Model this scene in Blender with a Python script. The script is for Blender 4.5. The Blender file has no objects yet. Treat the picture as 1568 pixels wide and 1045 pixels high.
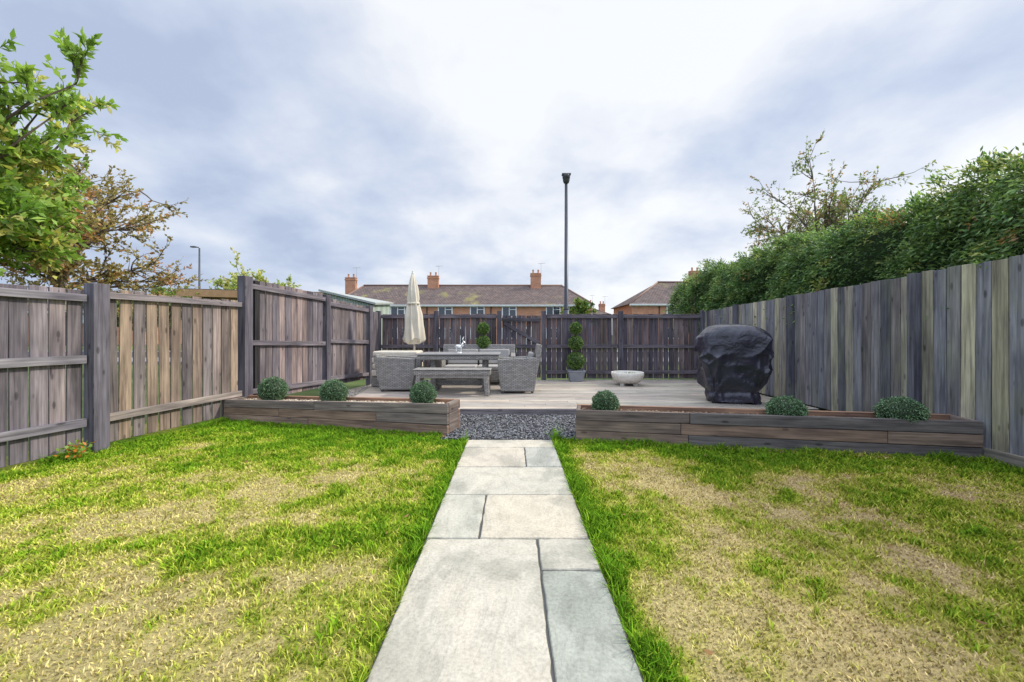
import bpy, math, random
import numpy as np
from mathutils import Vector, Matrix
random.seed(7); rng=np.random.default_rng(7)
scene=bpy.context.scene
COL=scene.collection
R=math.radians

# ------------------------------------------------------------------ helpers
def link(o):
    COL.objects.link(o); return o
def group(name, objs, loc=(0,0,0)):
    e=bpy.data.objects.new(name,None); e.empty_display_size=0.2; link(e)
    e.location=loc
    for o in objs:
        o.parent=e
    return e
def fast_mesh(name,V,F,C=None,mat=None,smooth=False):
    V=np.asarray(V,dtype=np.float32); F=np.asarray(F,dtype=np.int32)
    me=bpy.data.meshes.new(name)
    me.vertices.add(len(V)); me.vertices.foreach_set("co",V.ravel())
    k=F.shape[1]
    me.loops.add(F.size); me.loops.foreach_set("vertex_index",F.ravel())
    me.polygons.add(len(F)); me.polygons.foreach_set("loop_start",np.arange(0,F.size,k,dtype=np.int32))
    me.update(calc_edges=True)
    if C is not None:
        a=me.color_attributes.new("Col",'FLOAT_COLOR','POINT')
        c4=np.ones((len(V),4),dtype=np.float32); c4[:,:3]=C
        a.data.foreach_set("color",c4.ravel())
    if smooth: me.polygons.foreach_set("use_smooth",np.ones(len(F),dtype=bool))
    o=bpy.data.objects.new(name,me); link(o)
    if mat: me.materials.append(mat)
    return o

class MB:
    def __init__(s): s.v=[];s.f=[];s.uv=[];s.c=[];s.sm=[]
    def face(s,idx,uvs,col,sm=False):
        s.f.append(idx); s.uv+=uvs; s.c+= [(*col,1.0)]*len(idx); s.sm.append(sm)
    def box(s,c,sz,rot=None,col=(1,1,1),top_in=(0,0)):
        c=Vector(c); h=[sz[0]/2,sz[1]/2,sz[2]/2]
        L=max(range(3),key=lambda i:sz[i]); ou=random.random()*50; ov=random.random()*50
        base=len(s.v); loc=[]
        for x in(-1,1):
            for y in(-1,1):
                for z in(-1,1):
                    p=Vector((x*(h[0]-(top_in[0] if z>0 else 0)),y*(h[1]-(top_in[1] if z>0 else 0)),z*h[2]))
                    loc.append(p); q=(rot@p) if rot else p
                    s.v.append(tuple(q+c))
        fs=[((0,1,3,2),0),((4,6,7,5),0),((0,4,5,1),1),((2,3,7,6),1),((0,2,6,4),2),((1,5,7,3),2)]
        for idx,n in fs:
            ax=[a for a in range(3) if a!=n]
            if L in ax: u=L; v=[a for a in ax if a!=L][0]
            else: u,v=ax
            s.face([base+i for i in idx],[(loc[i][u]+ou,loc[i][v]+ov+n*.37) for i in idx],col)
    def poly(s,pts,col=(1,1,1)):
        b=len(s.v); s.v+= [tuple(p) for p in pts]
        s.face(list(range(b,b+len(pts))),[(p[0],p[1]+p[2]) for p in pts],col)
    def rings(s,rings,col=(1,1,1),cap=True,sm=True):
        n=len(rings[0]); b=len(s.v)
        for r in rings: s.v+=[tuple(p) for p in r]
        for i in range(len(rings)-1):
            for j in range(n):
                k=(j+1)%n
                s.face([b+i*n+j,b+i*n+k,b+(i+1)*n+k,b+(i+1)*n+j],[(i*.1,j*.03),(i*.1,j*.03+.03),(i*.1+.1,j*.03+.03),(i*.1+.1,j*.03)],col,sm)
        if cap:
            s.face([b+j for j in range(n)][::-1],[(0,j*.03) for j in range(n)],col)
            s.face([b+(len(rings)-1)*n+j for j in range(n)],[(0,j*.03) for j in range(n)],col)
    def tube(s,pts,rad,n=6,col=(1,1,1)):
        pts=[Vector(p) for p in pts]; rr=[]
        for i,p in enumerate(pts):
            d=(pts[min(i+1,len(pts)-1)]-pts[max(i-1,0)])
            if d.length<1e-6: d=Vector((0,0,1))
            d.normalize(); a=d.orthogonal() if abs(d.z)<.9 else Vector((1,0,0))
            a=(a-d*a.dot(d)).normalized(); bb=d.cross(a)
            r=rad[i] if hasattr(rad,'__len__') else rad
            rr.append([p+(a*math.cos(t)+bb*math.sin(t))*r for t in [2*math.pi*k/n for k in range(n)]])
        s.rings(rr,col)
    def lathe(s,c,prof,n=24,col=(1,1,1)):
        s.rings([[ (c[0]+r*math.cos(2*math.pi*k/n),c[1]+r*math.sin(2*math.pi*k/n),c[2]+z) for k in range(n)] for r,z in prof],col)
    def obj(s,name,mat,bevel=0,seg=2):
        me=bpy.data.meshes.new(name); me.from_pydata(s.v,[],s.f)
        uv=me.uv_layers.new(name="UVMap"); uv.data.foreach_set("uv",np.array(s.uv,dtype=np.float32).ravel())
        a=me.color_attributes.new("Col",'FLOAT_COLOR','CORNER'); a.data.foreach_set("color",np.array(s.c,dtype=np.float32).ravel())
        me.polygons.foreach_set("use_smooth",np.array(s.sm,dtype=bool))
        me.update()
        o=bpy.data.objects.new(name,me); link(o); me.materials.append(mat)
        if bevel:
            m=o.modifiers.new("bev",'BEVEL'); m.width=bevel; m.segments=seg; m.limit_method='ANGLE'
        return o
def rotz(a): return Matrix.Rotation(a,3,'Z')

def vnoise(x,y,sc,seed):
    g=np.random.default_rng(seed).random((256,256))
    x=np.asarray(x)*sc+1000; y=np.asarray(y)*sc+1000
    xi=np.floor(x).astype(int); yi=np.floor(y).astype(int); fx=x-xi; fy=y-yi
    fx=fx*fx*(3-2*fx); fy=fy*fy*(3-2*fy)
    a=g[xi%256,yi%256];b=g[(xi+1)%256,yi%256];c=g[xi%256,(yi+1)%256];d=g[(xi+1)%256,(yi+1)%256]
    return (a*(1-fx)+b*fx)*(1-fy)+(c*(1-fx)+d*fx)*fy
def fbm(x,y,sc,seed,o=4):
    t=0;w=1;s=0
    for i in range(o):
        ca,sa=math.cos(.7+i*1.1),math.sin(.7+i*1.1)
        t=t+w*vnoise(x*ca-y*sa,x*sa+y*ca,sc*2**i,seed+i); s+=w; w*=.55
    return t/s

# ------------------------------------------------------------------ materials
def new_mat(name,rough=.8,spec=.3):
    m=bpy.data.materials.new(name); m.use_nodes=True; nt=m.node_tree
    b=nt.nodes["Principled BSDF"]; b.inputs["Roughness"].default_value=rough
    b.inputs["Specular IOR Level"].default_value=spec
    return m,nt,b
def nd(nt,t,**kw):
    n=nt.nodes.new(t)
    for k,v in kw.items(): setattr(n,k,v)
    return n
def ramp(nt,stops,fac):
    r=nd(nt,'ShaderNodeValToRGB'); e=r.color_ramp.elements
    while len(e)<len(stops): e.new(.5)
    for i,(p,c) in enumerate(stops):
        e[i].position=p; e[i].color=(*c,1) if len(c)==3 else c
    nt.links.new(fac,r.inputs[0]); return r.outputs[0]
def mixc(nt,mode,fac,a,b):
    n=nd(nt,'ShaderNodeMix',data_type='RGBA',blend_type=mode)
    for sock,v in((n.inputs[0],fac),(n.inputs[6],a),(n.inputs[7],b)):
        if isinstance(v,(int,float)): sock.default_value=v
        elif isinstance(v,tuple): sock.default_value=(*v,1)
        else: nt.links.new(v,sock)
    return n.outputs[2]
def noise(nt,vec,scale,detail=4,rough=.55,dist=0):
    n=nd(nt,'ShaderNodeTexNoise'); n.inputs['Scale'].default_value=scale
    n.inputs['Detail'].default_value=detail; n.inputs['Roughness'].default_value=rough; n.inputs['Distortion'].default_value=dist
    nt.links.new(vec,n.inputs['Vector']); return n.outputs['Fac']
def coords(nt,kind='Object'):
    return nd(nt,'ShaderNodeTexCoord').outputs[kind]
def mapping(nt,vec,scale):
    n=nd(nt,'ShaderNodeMapping'); n.inputs['Scale'].default_value=scale; nt.links.new(vec,n.inputs['Vector']); return n.outputs[0]
def bump(nt,b,h,strength=.4,dist=.01):
    n=nd(nt,'ShaderNodeBump'); n.inputs['Strength'].default_value=strength; n.inputs['Distance'].default_value=dist
    nt.links.new(h,n.inputs['Height']); nt.links.new(n.outputs[0],b.inputs['Normal'])
def g3(v): return (v,v,v)
def wood_mat(name,tint=(1,1,1),rough=.85,green=0,spec=.25,lo=.5,hi=1.3,stain=.7):
    m,nt,b=new_mat(name,rough,spec)
    uv=coords(nt,'UV')
    g=noise(nt,mapping(nt,uv,(1.6,38,1)),1,4,.6,.6)
    gr=ramp(nt,[(.3,g3(lo)),(.7,g3(hi))],g)
    col=nd(nt,'ShaderNodeVertexColor',layer_name='Col').outputs[0]
    c=mixc(nt,'MULTIPLY',1.0,col,gr)
    if tint!=(1,1,1): c=mixc(nt,'MULTIPLY',1.0,c,tint)
    st=noise(nt,mapping(nt,uv,(1.3,5,1)),1,3,.6)
    c=mixc(nt,'MULTIPLY',stain,c,ramp(nt,[(.35,(.42,.40,.44)),(.6,(1.15,1.12,1.08))],st))
    v=nd(nt,'ShaderNodeTexVoronoi'); v.inputs['Scale'].default_value=1
    nt.links.new(mapping(nt,uv,(3.3,9,1)),v.inputs['Vector'])
    kn=ramp(nt,[(.0,g3(.2)),(.10,g3(.35)),(.16,g3(1))],v.outputs['Distance'])
    c=mixc(nt,'MULTIPLY',.75,c,kn)
    if green:
        ob=coords(nt,'Object'); gn=noise(nt,mapping(nt,ob,(2,2,.8)),1.3,3)
        c=mixc(nt,'MIX',ramp(nt,[(.5,g3(0)),(.75,g3(green))],gn),c,(.26,.29,.15))
    nt.links.new(c,b.inputs['Base Color']); bump(nt,b,g,.5,.006)
    return m
def attr_mat(name,rough=.8,spec=.3,nscale=0,lo=.7,hi=1.25,bmp=0,metal=0):
    m,nt,b=new_mat(name,rough,spec)
    c=nd(nt,'ShaderNodeVertexColor',layer_name='Col').outputs[0]
    if nscale:
        n=noise(nt,coords(nt,'Object'),nscale,4,.6)
        c=mixc(nt,'MULTIPLY',1.0,c,ramp(nt,[(.3,g3(lo)),(.7,g3(hi))],n))
        if bmp: bump(nt,b,n,bmp,.01)
    b.inputs['Metallic'].default_value=metal
    nt.links.new(c,b.inputs['Base Color']); return m
def leaf_mat(name,trans=.35,rough=.5):
    m,nt,b=new_mat(name,rough,.35)
    c=nd(nt,'ShaderNodeVertexColor',layer_name='Col').outputs[0]
    nt.links.new(c,b.inputs['Base Color'])
    if trans:
        t=nd(nt,'ShaderNodeBsdfTranslucent')
        nt.links.new(mixc(nt,'MULTIPLY',1.0,c,(1.3,1.35,.7)),t.inputs[0])
        mx=nd(nt,'ShaderNodeMixShader'); mx.inputs[0].default_value=trans
        nt.links.new(b.outputs[0],mx.inputs[1]); nt.links.new(t.outputs[0],mx.inputs[2])
        nt.links.new(mx.outputs[0],nt.nodes['Material Output'].inputs[0])
    return m
def diffuse_attr(name):
    m=bpy.data.materials.new(name); m.use_nodes=True; nt=m.node_tree; nt.nodes.remove(nt.nodes["Principled BSDF"])
    d_=nd(nt,'ShaderNodeBsdfDiffuse'); c=nd(nt,'ShaderNodeVertexColor',layer_name='Col').outputs[0]
    nt.links.new(c,d_.inputs[0]); nt.links.new(d_.outputs[0],nt.nodes['Material Output'].inputs[0]); return m
M_fence=wood_mat('weathered_fence_wood')
M_fence_g=wood_mat('weathered_green_fence_wood',green=.4)
M_sleeper=wood_mat('sleeper_wood',lo=.5,hi=1.3)
M_deck=wood_mat('decking_wood',rough=.42,spec=.6,lo=.75,hi=1.15,stain=.5)
M_leaf=leaf_mat('leaves'); M_grassb=diffuse_attr('grass_blades'); M_box=leaf_mat('box_leaves',0,.45)
M_bark=attr_mat('bark',.9,.2,14,.5,1.4,.6)
M_stone=attr_mat('pebbles',.7,.3,0)
M_dark=attr_mat('plain_painted',.6,.3,6,.85,1.1)
M_metal=attr_mat('painted_metal',.4,.5,5,.85,1.15)

# ------------------------------------------------------------------ camera
cam=bpy.data.cameras.new('camera'); co=bpy.data.objects.new('camera',cam); link(co)
cam.sensor_width=36; cam.lens=14.46; cam.shift_y=-0.0064; cam.clip_end=3000; cam.clip_start=.05
co.location=(0,0,1.25); co.rotation_euler=(R(90),0,0); scene.camera=co

# ------------------------------------------------------------------ light & sky
EL=R(40); AZ=R(78)
sv=Vector((math.sin(AZ)*math.cos(EL),math.cos(AZ)*math.cos(EL),math.sin(EL)))
sl=bpy.data.lights.new('sun','SUN'); sl.energy=3.6; sl.angle=R(4); sl.color=(1,.94,.82)
so=bpy.data.objects.new('sun',sl); link(so); so.rotation_euler=sv.to_track_quat('Z','Y').to_euler(); so.location=(20,5,20)
w=bpy.data.worlds.new('World'); scene.world=w; w.use_nodes=True; nt=w.node_tree
try:
    w.cycles.sampling_method='MANUAL'; w.cycles.sample_map_resolution=256
except Exception: pass
bg=nt.nodes['Background']; bg.inputs['Strength'].default_value=.12
sky=nd(nt,'ShaderNodeTexSky',sky_type='NISHITA'); sky.sun_disc=False; sky.sun_elevation=EL; sky.sun_rotation=AZ
d=coords(nt,'Generated'); sep=nd(nt,'ShaderNodeSeparateXYZ'); nt.links.new(d,sep.inputs[0])
def mth(op,a,b=None,clamp=False):
    n=nd(nt,'ShaderNodeMath',operation=op); n.use_clamp=clamp
    for i,v in enumerate((a,b)):
        if v is None: continue
        if isinstance(v,(int,float)): n.inputs[i].default_value=v
        else: nt.links.new(v,n.inputs[i])
    return n.outputs[0]
def sstep(v,a,b_):
    n=nd(nt,'ShaderNodeMapRange',interpolation_type='SMOOTHSTEP'); nt.links.new(v,n.inputs[0])
    n.inputs[1].default_value=a; n.inputs[2].default_value=b_; return n.outputs[0]
zz=mth('ADD',mth('MAXIMUM',sep.outputs[2],0.0),.34)
cx=mth('DIVIDE',sep.outputs[0],zz); cy=mth('DIVIDE',sep.outputs[1],zz)
cmb=nd(nt,'ShaderNodeCombineXYZ'); nt.links.new(cx,cmb.inputs[0]); nt.links.new(cy,cmb.inputs[1]); cmb.inputs[2].default_value=8.2
n1=noise(nt,cmb.outputs[0],.8,2,.5,.0)
n2=noise(nt,cmb.outputs[0],2.6,8,.53,.1)
t=mth('ADD',mth('MULTIPLY',n1,.5),mth('MULTIPLY',n2,.5))
dp=nd(nt,'ShaderNodeVectorMath',operation='DOT_PRODUCT'); nt.links.new(d,dp.inputs[0]); dp.inputs[1].default_value=(.62,.55,.56)
t=mth('ADD',t,mth('MULTIPLY',mth('SUBTRACT',dp.outputs['Value'],.66),.24))
t=mth('ADD',t,mth('MULTIPLY',mth('SUBTRACT',1.0,sstep(sep.outputs[2],.05,.26)),.03))
t=mth('ADD',t,mth('MULTIPLY',sstep(sep.outputs[2],.32,.60),.065))
cl=ramp(nt,[(.35,(4.2,4.9,6.5)),(.415,(5.2,5.9,7.3)),(.475,(6.4,6.9,7.9)),(.52,(7.5,7.8,8.4)),(.58,(8.4,8.6,8.9))],t)
mx=mixc(nt,'MIX',.92,sky.outputs[0],cl)
# overcast sky with brighter zenith; sky behind camera brightened as added fill light
lum=mth('ADD',1.0,mth('ADD',mth('MULTIPLY',sstep(sep.outputs[2],.62,.95),1.8),mth('MULTIPLY',sstep(mth('MULTIPLY',sep.outputs[1],-1.0),.0,.7),1.0)))
vm=nd(nt,'ShaderNodeVectorMath',operation='SCALE'); nt.links.new(mx,vm.inputs[0]); nt.links.new(lum,vm.inputs['Scale'])
nt.links.new(vm.outputs[0],bg.inputs['Color'])
scene.view_settings.view_transform='Standard'; scene.view_settings.look='None'; scene.view_settings.exposure=0

# ------------------------------------------------------------------ ground
m,nt,b=new_mat('field',.95,.1); n=noise(nt,coords(nt,'Object'),.8,6,.6)
nt.links.new(ramp(nt,[(.3,(.05,.09,.025)),(.7,(.13,.15,.06))],n),b.inputs['Base Color'])
fast_mesh('ground',[(-900,-900,-.03),(900,-900,-.03),(900,900,-.03),(-900,900,-.03)],[(0,1,2,3)],mat=m)
def XL(y): return -4.6+.19*(y-3.6)
def XR(y): return 4.71+.018*(y-3.8)
def PLF(x):
    return np.where(x<0, 5.05-(x+.79)*.262, 4.83-(x-.75)*.197)
PX0,PX1=-.525,.475
def G(x,y,cx,cy,r,ry=None):
    ry=ry or r; return np.exp(-((x-cx)/r)**2-((y-cy)/ry)**2)
def lawn_state(x,y):
    D=fbm(x,y,1.1,11,3)*.75+fbm(x,y,3.2,31,3)*.75+fbm(x,y,14,57,3)*.55-.74
    D=D*1.45+.06
    D+=.26*G(x,y,-2.2,3.2,.9,.7)+.24*G(x,y,-3,2.4,1.1,.7)+.16*G(x,y,-1.5,1.8,.7,.3)+.36*G(x,y,1.25,3.2,.4,.9)+.26*G(x,y,1.4,1.8,.7,.5)+.2*G(x,y,2.8,3.4,1.2,.3)
    D-=.28*G(x,y,-1.2,2.4,.4,.5)+.3*G(x,y,-1.3,3.5,.3,.4)+.18*G(x,y,3.2,2.6,.9,.5)
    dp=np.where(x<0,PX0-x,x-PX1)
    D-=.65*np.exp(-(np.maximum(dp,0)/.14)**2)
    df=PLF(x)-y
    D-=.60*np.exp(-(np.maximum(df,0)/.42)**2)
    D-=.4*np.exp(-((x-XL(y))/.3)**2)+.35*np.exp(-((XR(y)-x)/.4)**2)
    return np.clip(D,0,1)
def lawn_col(D,x,y):
    stops=np.array([0,.25,.5,.78,1.0]); 
    r=np.interp(D,stops,[.125,.235,.39,.54,.60]); g=np.interp(D,stops,[.26,.36,.45,.495,.50]); b_=np.interp(D,stops,[.016,.022,.05,.13,.22])
    s=.85+.3*fbm(x,y,9,77,2)
    # hedge shade painted into the right-hand lawn colour: darker and browner
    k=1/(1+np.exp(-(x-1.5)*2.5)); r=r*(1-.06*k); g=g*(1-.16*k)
    return np.stack([r*s,g*s,b_*s],-1)
m,nt,b=new_mat('lawn_soil',.95,.1); c=nd(nt,'ShaderNodeVertexColor',layer_name='Col').outputs[0]
n=noise(nt,coords(nt,'Object'),90,5,.7)
nt.links.new(mixc(nt,'MULTIPLY',1.0,c,ramp(nt,[(.3,g3(.45)),(.7,g3(1.15))],n)),b.inputs['Base Color']); bump(nt,b,n,.8,.02)
xs=np.linspace(-5.2,5.0,320); ys=np.linspace(-1.6,6.35,250)
gx,gy=np.meshgrid(xs,ys); gx=gx.ravel(); gy=gy.ravel()
D=lawn_state(gx,gy); gz=(fbm(gx,gy,1.1,5,3)-.5)*.02-.006
V=np.stack([gx,gy,gz],-1); idx=np.arange(320*250).reshape(250,320)
F=np.stack([idx[:-1,:-1],idx[:-1,1:],idx[1:,1:],idx[1:,:-1]],-1).reshape(-1,4)
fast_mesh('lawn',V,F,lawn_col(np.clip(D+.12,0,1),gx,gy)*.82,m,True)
NB=500000
x=rng.uniform(-4.65,4.75,NB); y=.7+ (5.35)*rng.random(NB)**1.25
D=lawn_state(x,y)
keep=(x>XL(y)+.02)&(x<XR(y)-.02)&(y<PLF(x)-.01)&((x<PX0-.0)|(x>PX1+.0))&(rng.random(NB)>D*.5)&~((np.abs(x)<.85)&(y>4.86))
x=x[keep];y=y[keep];D=D[keep];n_=len(x)
dp=np.where(x<0,PX0-x,x-PX1); edge=np.exp(-(dp/.06)**2)+np.exp(-((PLF(x)-y)/.1)**2)+np.exp(-((x-XL(y))/.12)**2)+np.exp(-((XR(y)-x)/.12)**2)
tuft=np.clip((fbm(x,y,7,191,2)-.60)*6,0,1)*(D<.6)
h=(.014+.017*rng.random(n_))*(1.15-.6*D)*(1+.85*edge)*(0.6+.9*fbm(x,y,3,91,3))*(1+.8*tuft)
wd=(.0019+.0014*rng.random(n_))*(1+y*.16)
a=rng.uniform(0,2*math.pi,n_); ta=rng.uniform(0,2*math.pi,n_); tl=h*rng.uniform(.2,1.4,n_)
gz=(fbm(x,y,1.1,5,3)-.5)*.02-.006
p=np.stack([x,y,gz],-1); sd=np.stack([np.cos(a)*wd,np.sin(a)*wd,0*a],-1)
mid=p+np.stack([np.cos(ta)*tl*.35,np.sin(ta)*tl*.35,h*.6],-1)
tip=p+np.stack([np.cos(ta)*tl,np.sin(ta)*tl,h],-1)
V=np.empty((n_,5,3)); V[:,0]=p-sd;V[:,1]=p+sd;V[:,2]=mid+sd*.8;V[:,3]=mid-sd*.8;V[:,4]=tip
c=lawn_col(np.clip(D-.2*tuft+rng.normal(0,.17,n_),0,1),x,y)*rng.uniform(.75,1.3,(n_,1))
i5=np.arange(n_)*5
q=np.stack([i5,i5+1,i5+2,i5+3],-1)
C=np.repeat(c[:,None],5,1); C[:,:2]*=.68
V2=V.reshape(-1,3); 
me=bpy.data.meshes.new('grass'); me.vertices.add(len(V2)); me.vertices.foreach_set('co',V2.astype(np.float32).ravel())
F3=np.stack([i5+3,i5+2,i5+4],-1)
loops=np.concatenate([q.ravel(),F3.ravel()]).astype(np.int32)
ls=np.concatenate([np.arange(n_)*4, n_*4+np.arange(n_)*3]).astype(np.int32)
me.loops.add(len(loops)); me.loops.foreach_set('vertex_index',loops); me.polygons.add(2*n_); me.polygons.foreach_set('loop_start',ls); me.update(calc_edges=True)
at=me.color_attributes.new('Col','FLOAT_COLOR','POINT'); c4=np.ones((len(V2),4),dtype=np.float32); c4[:,:3]=C.reshape(-1,3); at.data.foreach_set('color',c4.ravel())
me.materials.append(M_grassb); link(bpy.data.objects.new('grass',me))

# ------------------------------------------------------------------ path
m,nt,b=new_mat('sandstone',.7,.35)
ob=coords(nt,'Object'); vc=nd(nt,'ShaderNodeVertexColor',layer_name='Col').outputs[0]
n1=noise(nt,mapping(nt,ob,(1,.7,1)),1.5,5,.55,.3); n2=noise(nt,ob,60,4,.7); n3=noise(nt,mapping(nt,ob,(1.6,.7,1)),1.6,7,.58,1.6)
n4=noise(nt,mapping(nt,ob,(1.3,1,1)),7,5,.65,.5)
c=mixc(nt,'MULTIPLY',1.0,vc,ramp(nt,[(.40,(.74,.75,.71)),(.455,(.82,.82,.79)),(.475,(.97,.965,.93)),(.65,(1.08,1.05,.99))],n1))
c=mixc(nt,'MULTIPLY',.5,c,ramp(nt,[(.3,g3(.55)),(.6,g3(1.15))],n2))
c=mixc(nt,'MULTIPLY',.55,c,ramp(nt,[(.32,(.72,.71,.68)),(.6,(1.08,1.07,1.05))],n4))
c=mixc(nt,'MULTIPLY',.35,c,ramp(nt,[(.485,g3(1)),(.5,g3(.6)),(.51,g3(1.05))],n3))
nt.links.new(c,b.inputs['Base Color'])
hh=nd(nt,'ShaderNodeMath',operation='ADD'); nt.links.new(n3,hh.inputs[0])
h2=nd(nt,'ShaderNodeMath',operation='MULTIPLY'); nt.links.new(n2,h2.inputs[0]); h2.inputs[1].default_value=.08; nt.links.new(h2.outputs[0],hh.inputs[1])
bump(nt,b,hh.outputs[0],.6,.03)
nt.links.new(ramp(nt,[(.42,g3(.6)),(.5,g3(.85))],n1),b.inputs['Roughness'])
mb=MB()
SL=[(PX0,PX1,4.5,4.83),(PX0,.134,3.84,4.5),(.134,PX1,3.84,4.5),(PX0,PX1,3.175,3.84),(PX0,-.2,2.49,3.175),(-.2,PX1,2.49,3.175),
    (PX0,.15,1.35,2.49),(.15,PX1,2.157,2.49),(.15,PX1,1.1,2.157),(PX0,.15,.4,1.35),(.15,PX1,.4,1.1),(PX0,PX1,-.3,.4),(PX0,-.1,-1,-.3),(-.1,PX1,-1,-.3)]
tn=[(.46,.43,.37),(.46,.42,.36),(.37,.37,.34),(.44,.42,.365),(.41,.40,.35),(.47,.43,.36),(.445,.42,.365),(.42,.40,.35),(.33,.345,.31),(.4,.38,.34),(.4,.38,.34),(.4,.4,.37),(.4,.4,.38),(.38,.4,.38)]
def slab(mb,x0,x1,y0,y1,z,col):
    pts=[]
    def seg(ax,ay,bx,by):
        L=math.hypot(bx-ax,by-ay); k=max(2,int(L/.05))
        for i in range(k):
            t=i/k; nx,ny=-(by-ay)/L,(bx-ax)/L; j=random.gauss(0,.002) if i else .004
            pts.append((ax+(bx-ax)*t+nx*j,ay+(by-ay)*t+ny*j))
    seg(x0,y0,x1,y0);seg(x1,y0,x1,y1);seg(x1,y1,x0,y1);seg(x0,y1,x0,y0)
    cx,cy=(x0+x1)/2,(y0+y1)/2
    def ins(d): return [(p[0]+(d if p[0]<cx else -d)*min(1,abs(p[0]-cx)/.02),p[1]+(d if p[1]<cy else -d)*min(1,abs(p[1]-cy)/.02)) for p in pts]
    rr=[[(a,b_,-.03) for a,b_ in pts],[(a,b_,z-.007) for a,b_ in pts],[(a,b_,z-.001) for a,b_ in ins(.004)],[(a,b_,z) for a,b_ in ins(.009)]]
    mb.rings(rr,col,sm=False)
for s_,t_ in zip(SL,tn):
    g=.006; slab(mb,s_[0]+g,s_[1]-g,s_[2]+g,s_[3]-g,.016+random.uniform(-.001,.001),t_)
slabs=mb.obj('slabs',m)
mb=MB(); mb.box((-.025,1.915,-.011),(1.0,5.84,.03),col=(.09,.09,.085)); jn=mb.obj('joints',M_dark)
group('path',[slabs,jn])

# ------------------------------------------------------------------ gravel
def ico():
    t=(1+5**.5)/2
    v=np.array([(-1,t,0),(1,t,0),(-1,-t,0),(1,-t,0),(0,-1,t),(0,1,t),(0,-1,-t),(0,1,-t),(t,0,-1),(t,0,1),(-t,0,-1),(-t,0,1)])/math.hypot(1,t)
    f=np.array([(0,11,5),(0,5,1),(0,1,7),(0,7,10),(0,10,11),(1,5,9),(5,11,4),(11,10,2),(10,7,6),(7,1,8),(3,9,4),(3,4,2),(3,2,6),(3,6,8),(3,8,9),(4,9,5),(2,4,11),(6,2,10),(8,6,7),(9,8,1)])
    return v,f
def rand_rot(n):
    q=rng.normal(size=(n,4)); q/=np.linalg.norm(q,axis=1)[:,None]; a,b,c,d=q.T
    return np.stack([np.stack([1-2*(c*c+d*d),2*(b*c-a*d),2*(b*d+a*c)],-1),np.stack([2*(b*c+a*d),1-2*(b*b+d*d),2*(c*d-a*b)],-1),np.stack([2*(b*d-a*c),2*(c*d+a*b),1-2*(b*b+c*c)],-1)],1)
def stones(name,P,size,cols,mat):
    v,f=ico(); n=len(P); sc=size[:,None]*rng.uniform(.55,1.1,(n,3))
    vv=v[None]*sc[:,None,:]*(1+rng.normal(0,.1,(n,12,1))); vv=np.einsum('nij,nkj->nki',rand_rot(n),vv); vv[:,:,2]*=.7
    vv+=P[:,None,:]; F=(f[None]+np.arange(n)[:,None,None]*12).reshape(-1,3)
    return fast_mesh(name,vv.reshape(-1,3),F,np.repeat(cols,12,0),mat)
n=14000; x=rng.uniform(-1.3,1.3,n); y=rng.uniform(4.84,6.3,n); k=(np.abs(x)<.80)|(y>5.4); P=np.stack([x,y,rng.uniform(.0,.028,n)],-1)[k]
g_=rng.uniform(.05,.30,len(P))**1.35*1.25; cols=np.stack([g_,g_*1.0,g_*1.04],-1); 
s1=stones('pebbles',P,rng.uniform(.010,.020,len(P)),cols,M_stone)
mb=MB(); mb.poly([(-.85,4.84,.010),(.85,4.84,.010),(.85,5.3,.010),(1.4,5.3,.010),(1.4,6.3,.010),(-1.4,6.3,.010),(-1.4,5.4,.010),(-.85,5.4,.010)],(.03,.03,.03)); s2=mb.obj('bed',M_dark)
group('gravel',[s1,s2])
n=9000; x=rng.uniform(-4.2,-.9,n); dd=rng.uniform(.08,.36,n); y=PLF(x)+dd; zt=np.interp(x,[-4.16,-.79],[.285,.37]); P=np.stack([x,y,zt+rng.uniform(-.045,-.015,n)],-1)
t_=rng.random((n,1)); cols=(np.array([[.50,.36,.22]])*t_+np.array([[.55,.50,.42]])*(1-t_))*rng.uniform(.5,1.2,(n,1))
a1=stones('stones',P,rng.uniform(.008,.022,n),cols,M_stone)
n=14000; y=rng.uniform(6.0,10.3,n); x=XL(y)+.05+rng.random(n)*1.7; P=np.stack([x,y,np.full(n,.03)+rng.uniform(0,.02,n)],-1)
t_=rng.random((n,1)); cols=(np.array([[.45,.36,.26]])*t_+np.array([[.42,.40,.38]])*(1-t_))*rng.uniform(.5,1.2,(n,1))
kk=y>PLF(x)+.45
a2=stones('stones_rear',P[kk],rng.uniform(.012,.026,kk.sum()),cols[kk],M_stone)
mb=MB(); mb.poly([(-4.2,6.25,.025),(-2.3,5.85,.025),(-2.3,10.4,.025),(-3.4,10.4,.025)],(.22,.18,.13)); a3=mb.obj('bed',M_dark)
group('gravel',[a1,a2,a3])

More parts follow.
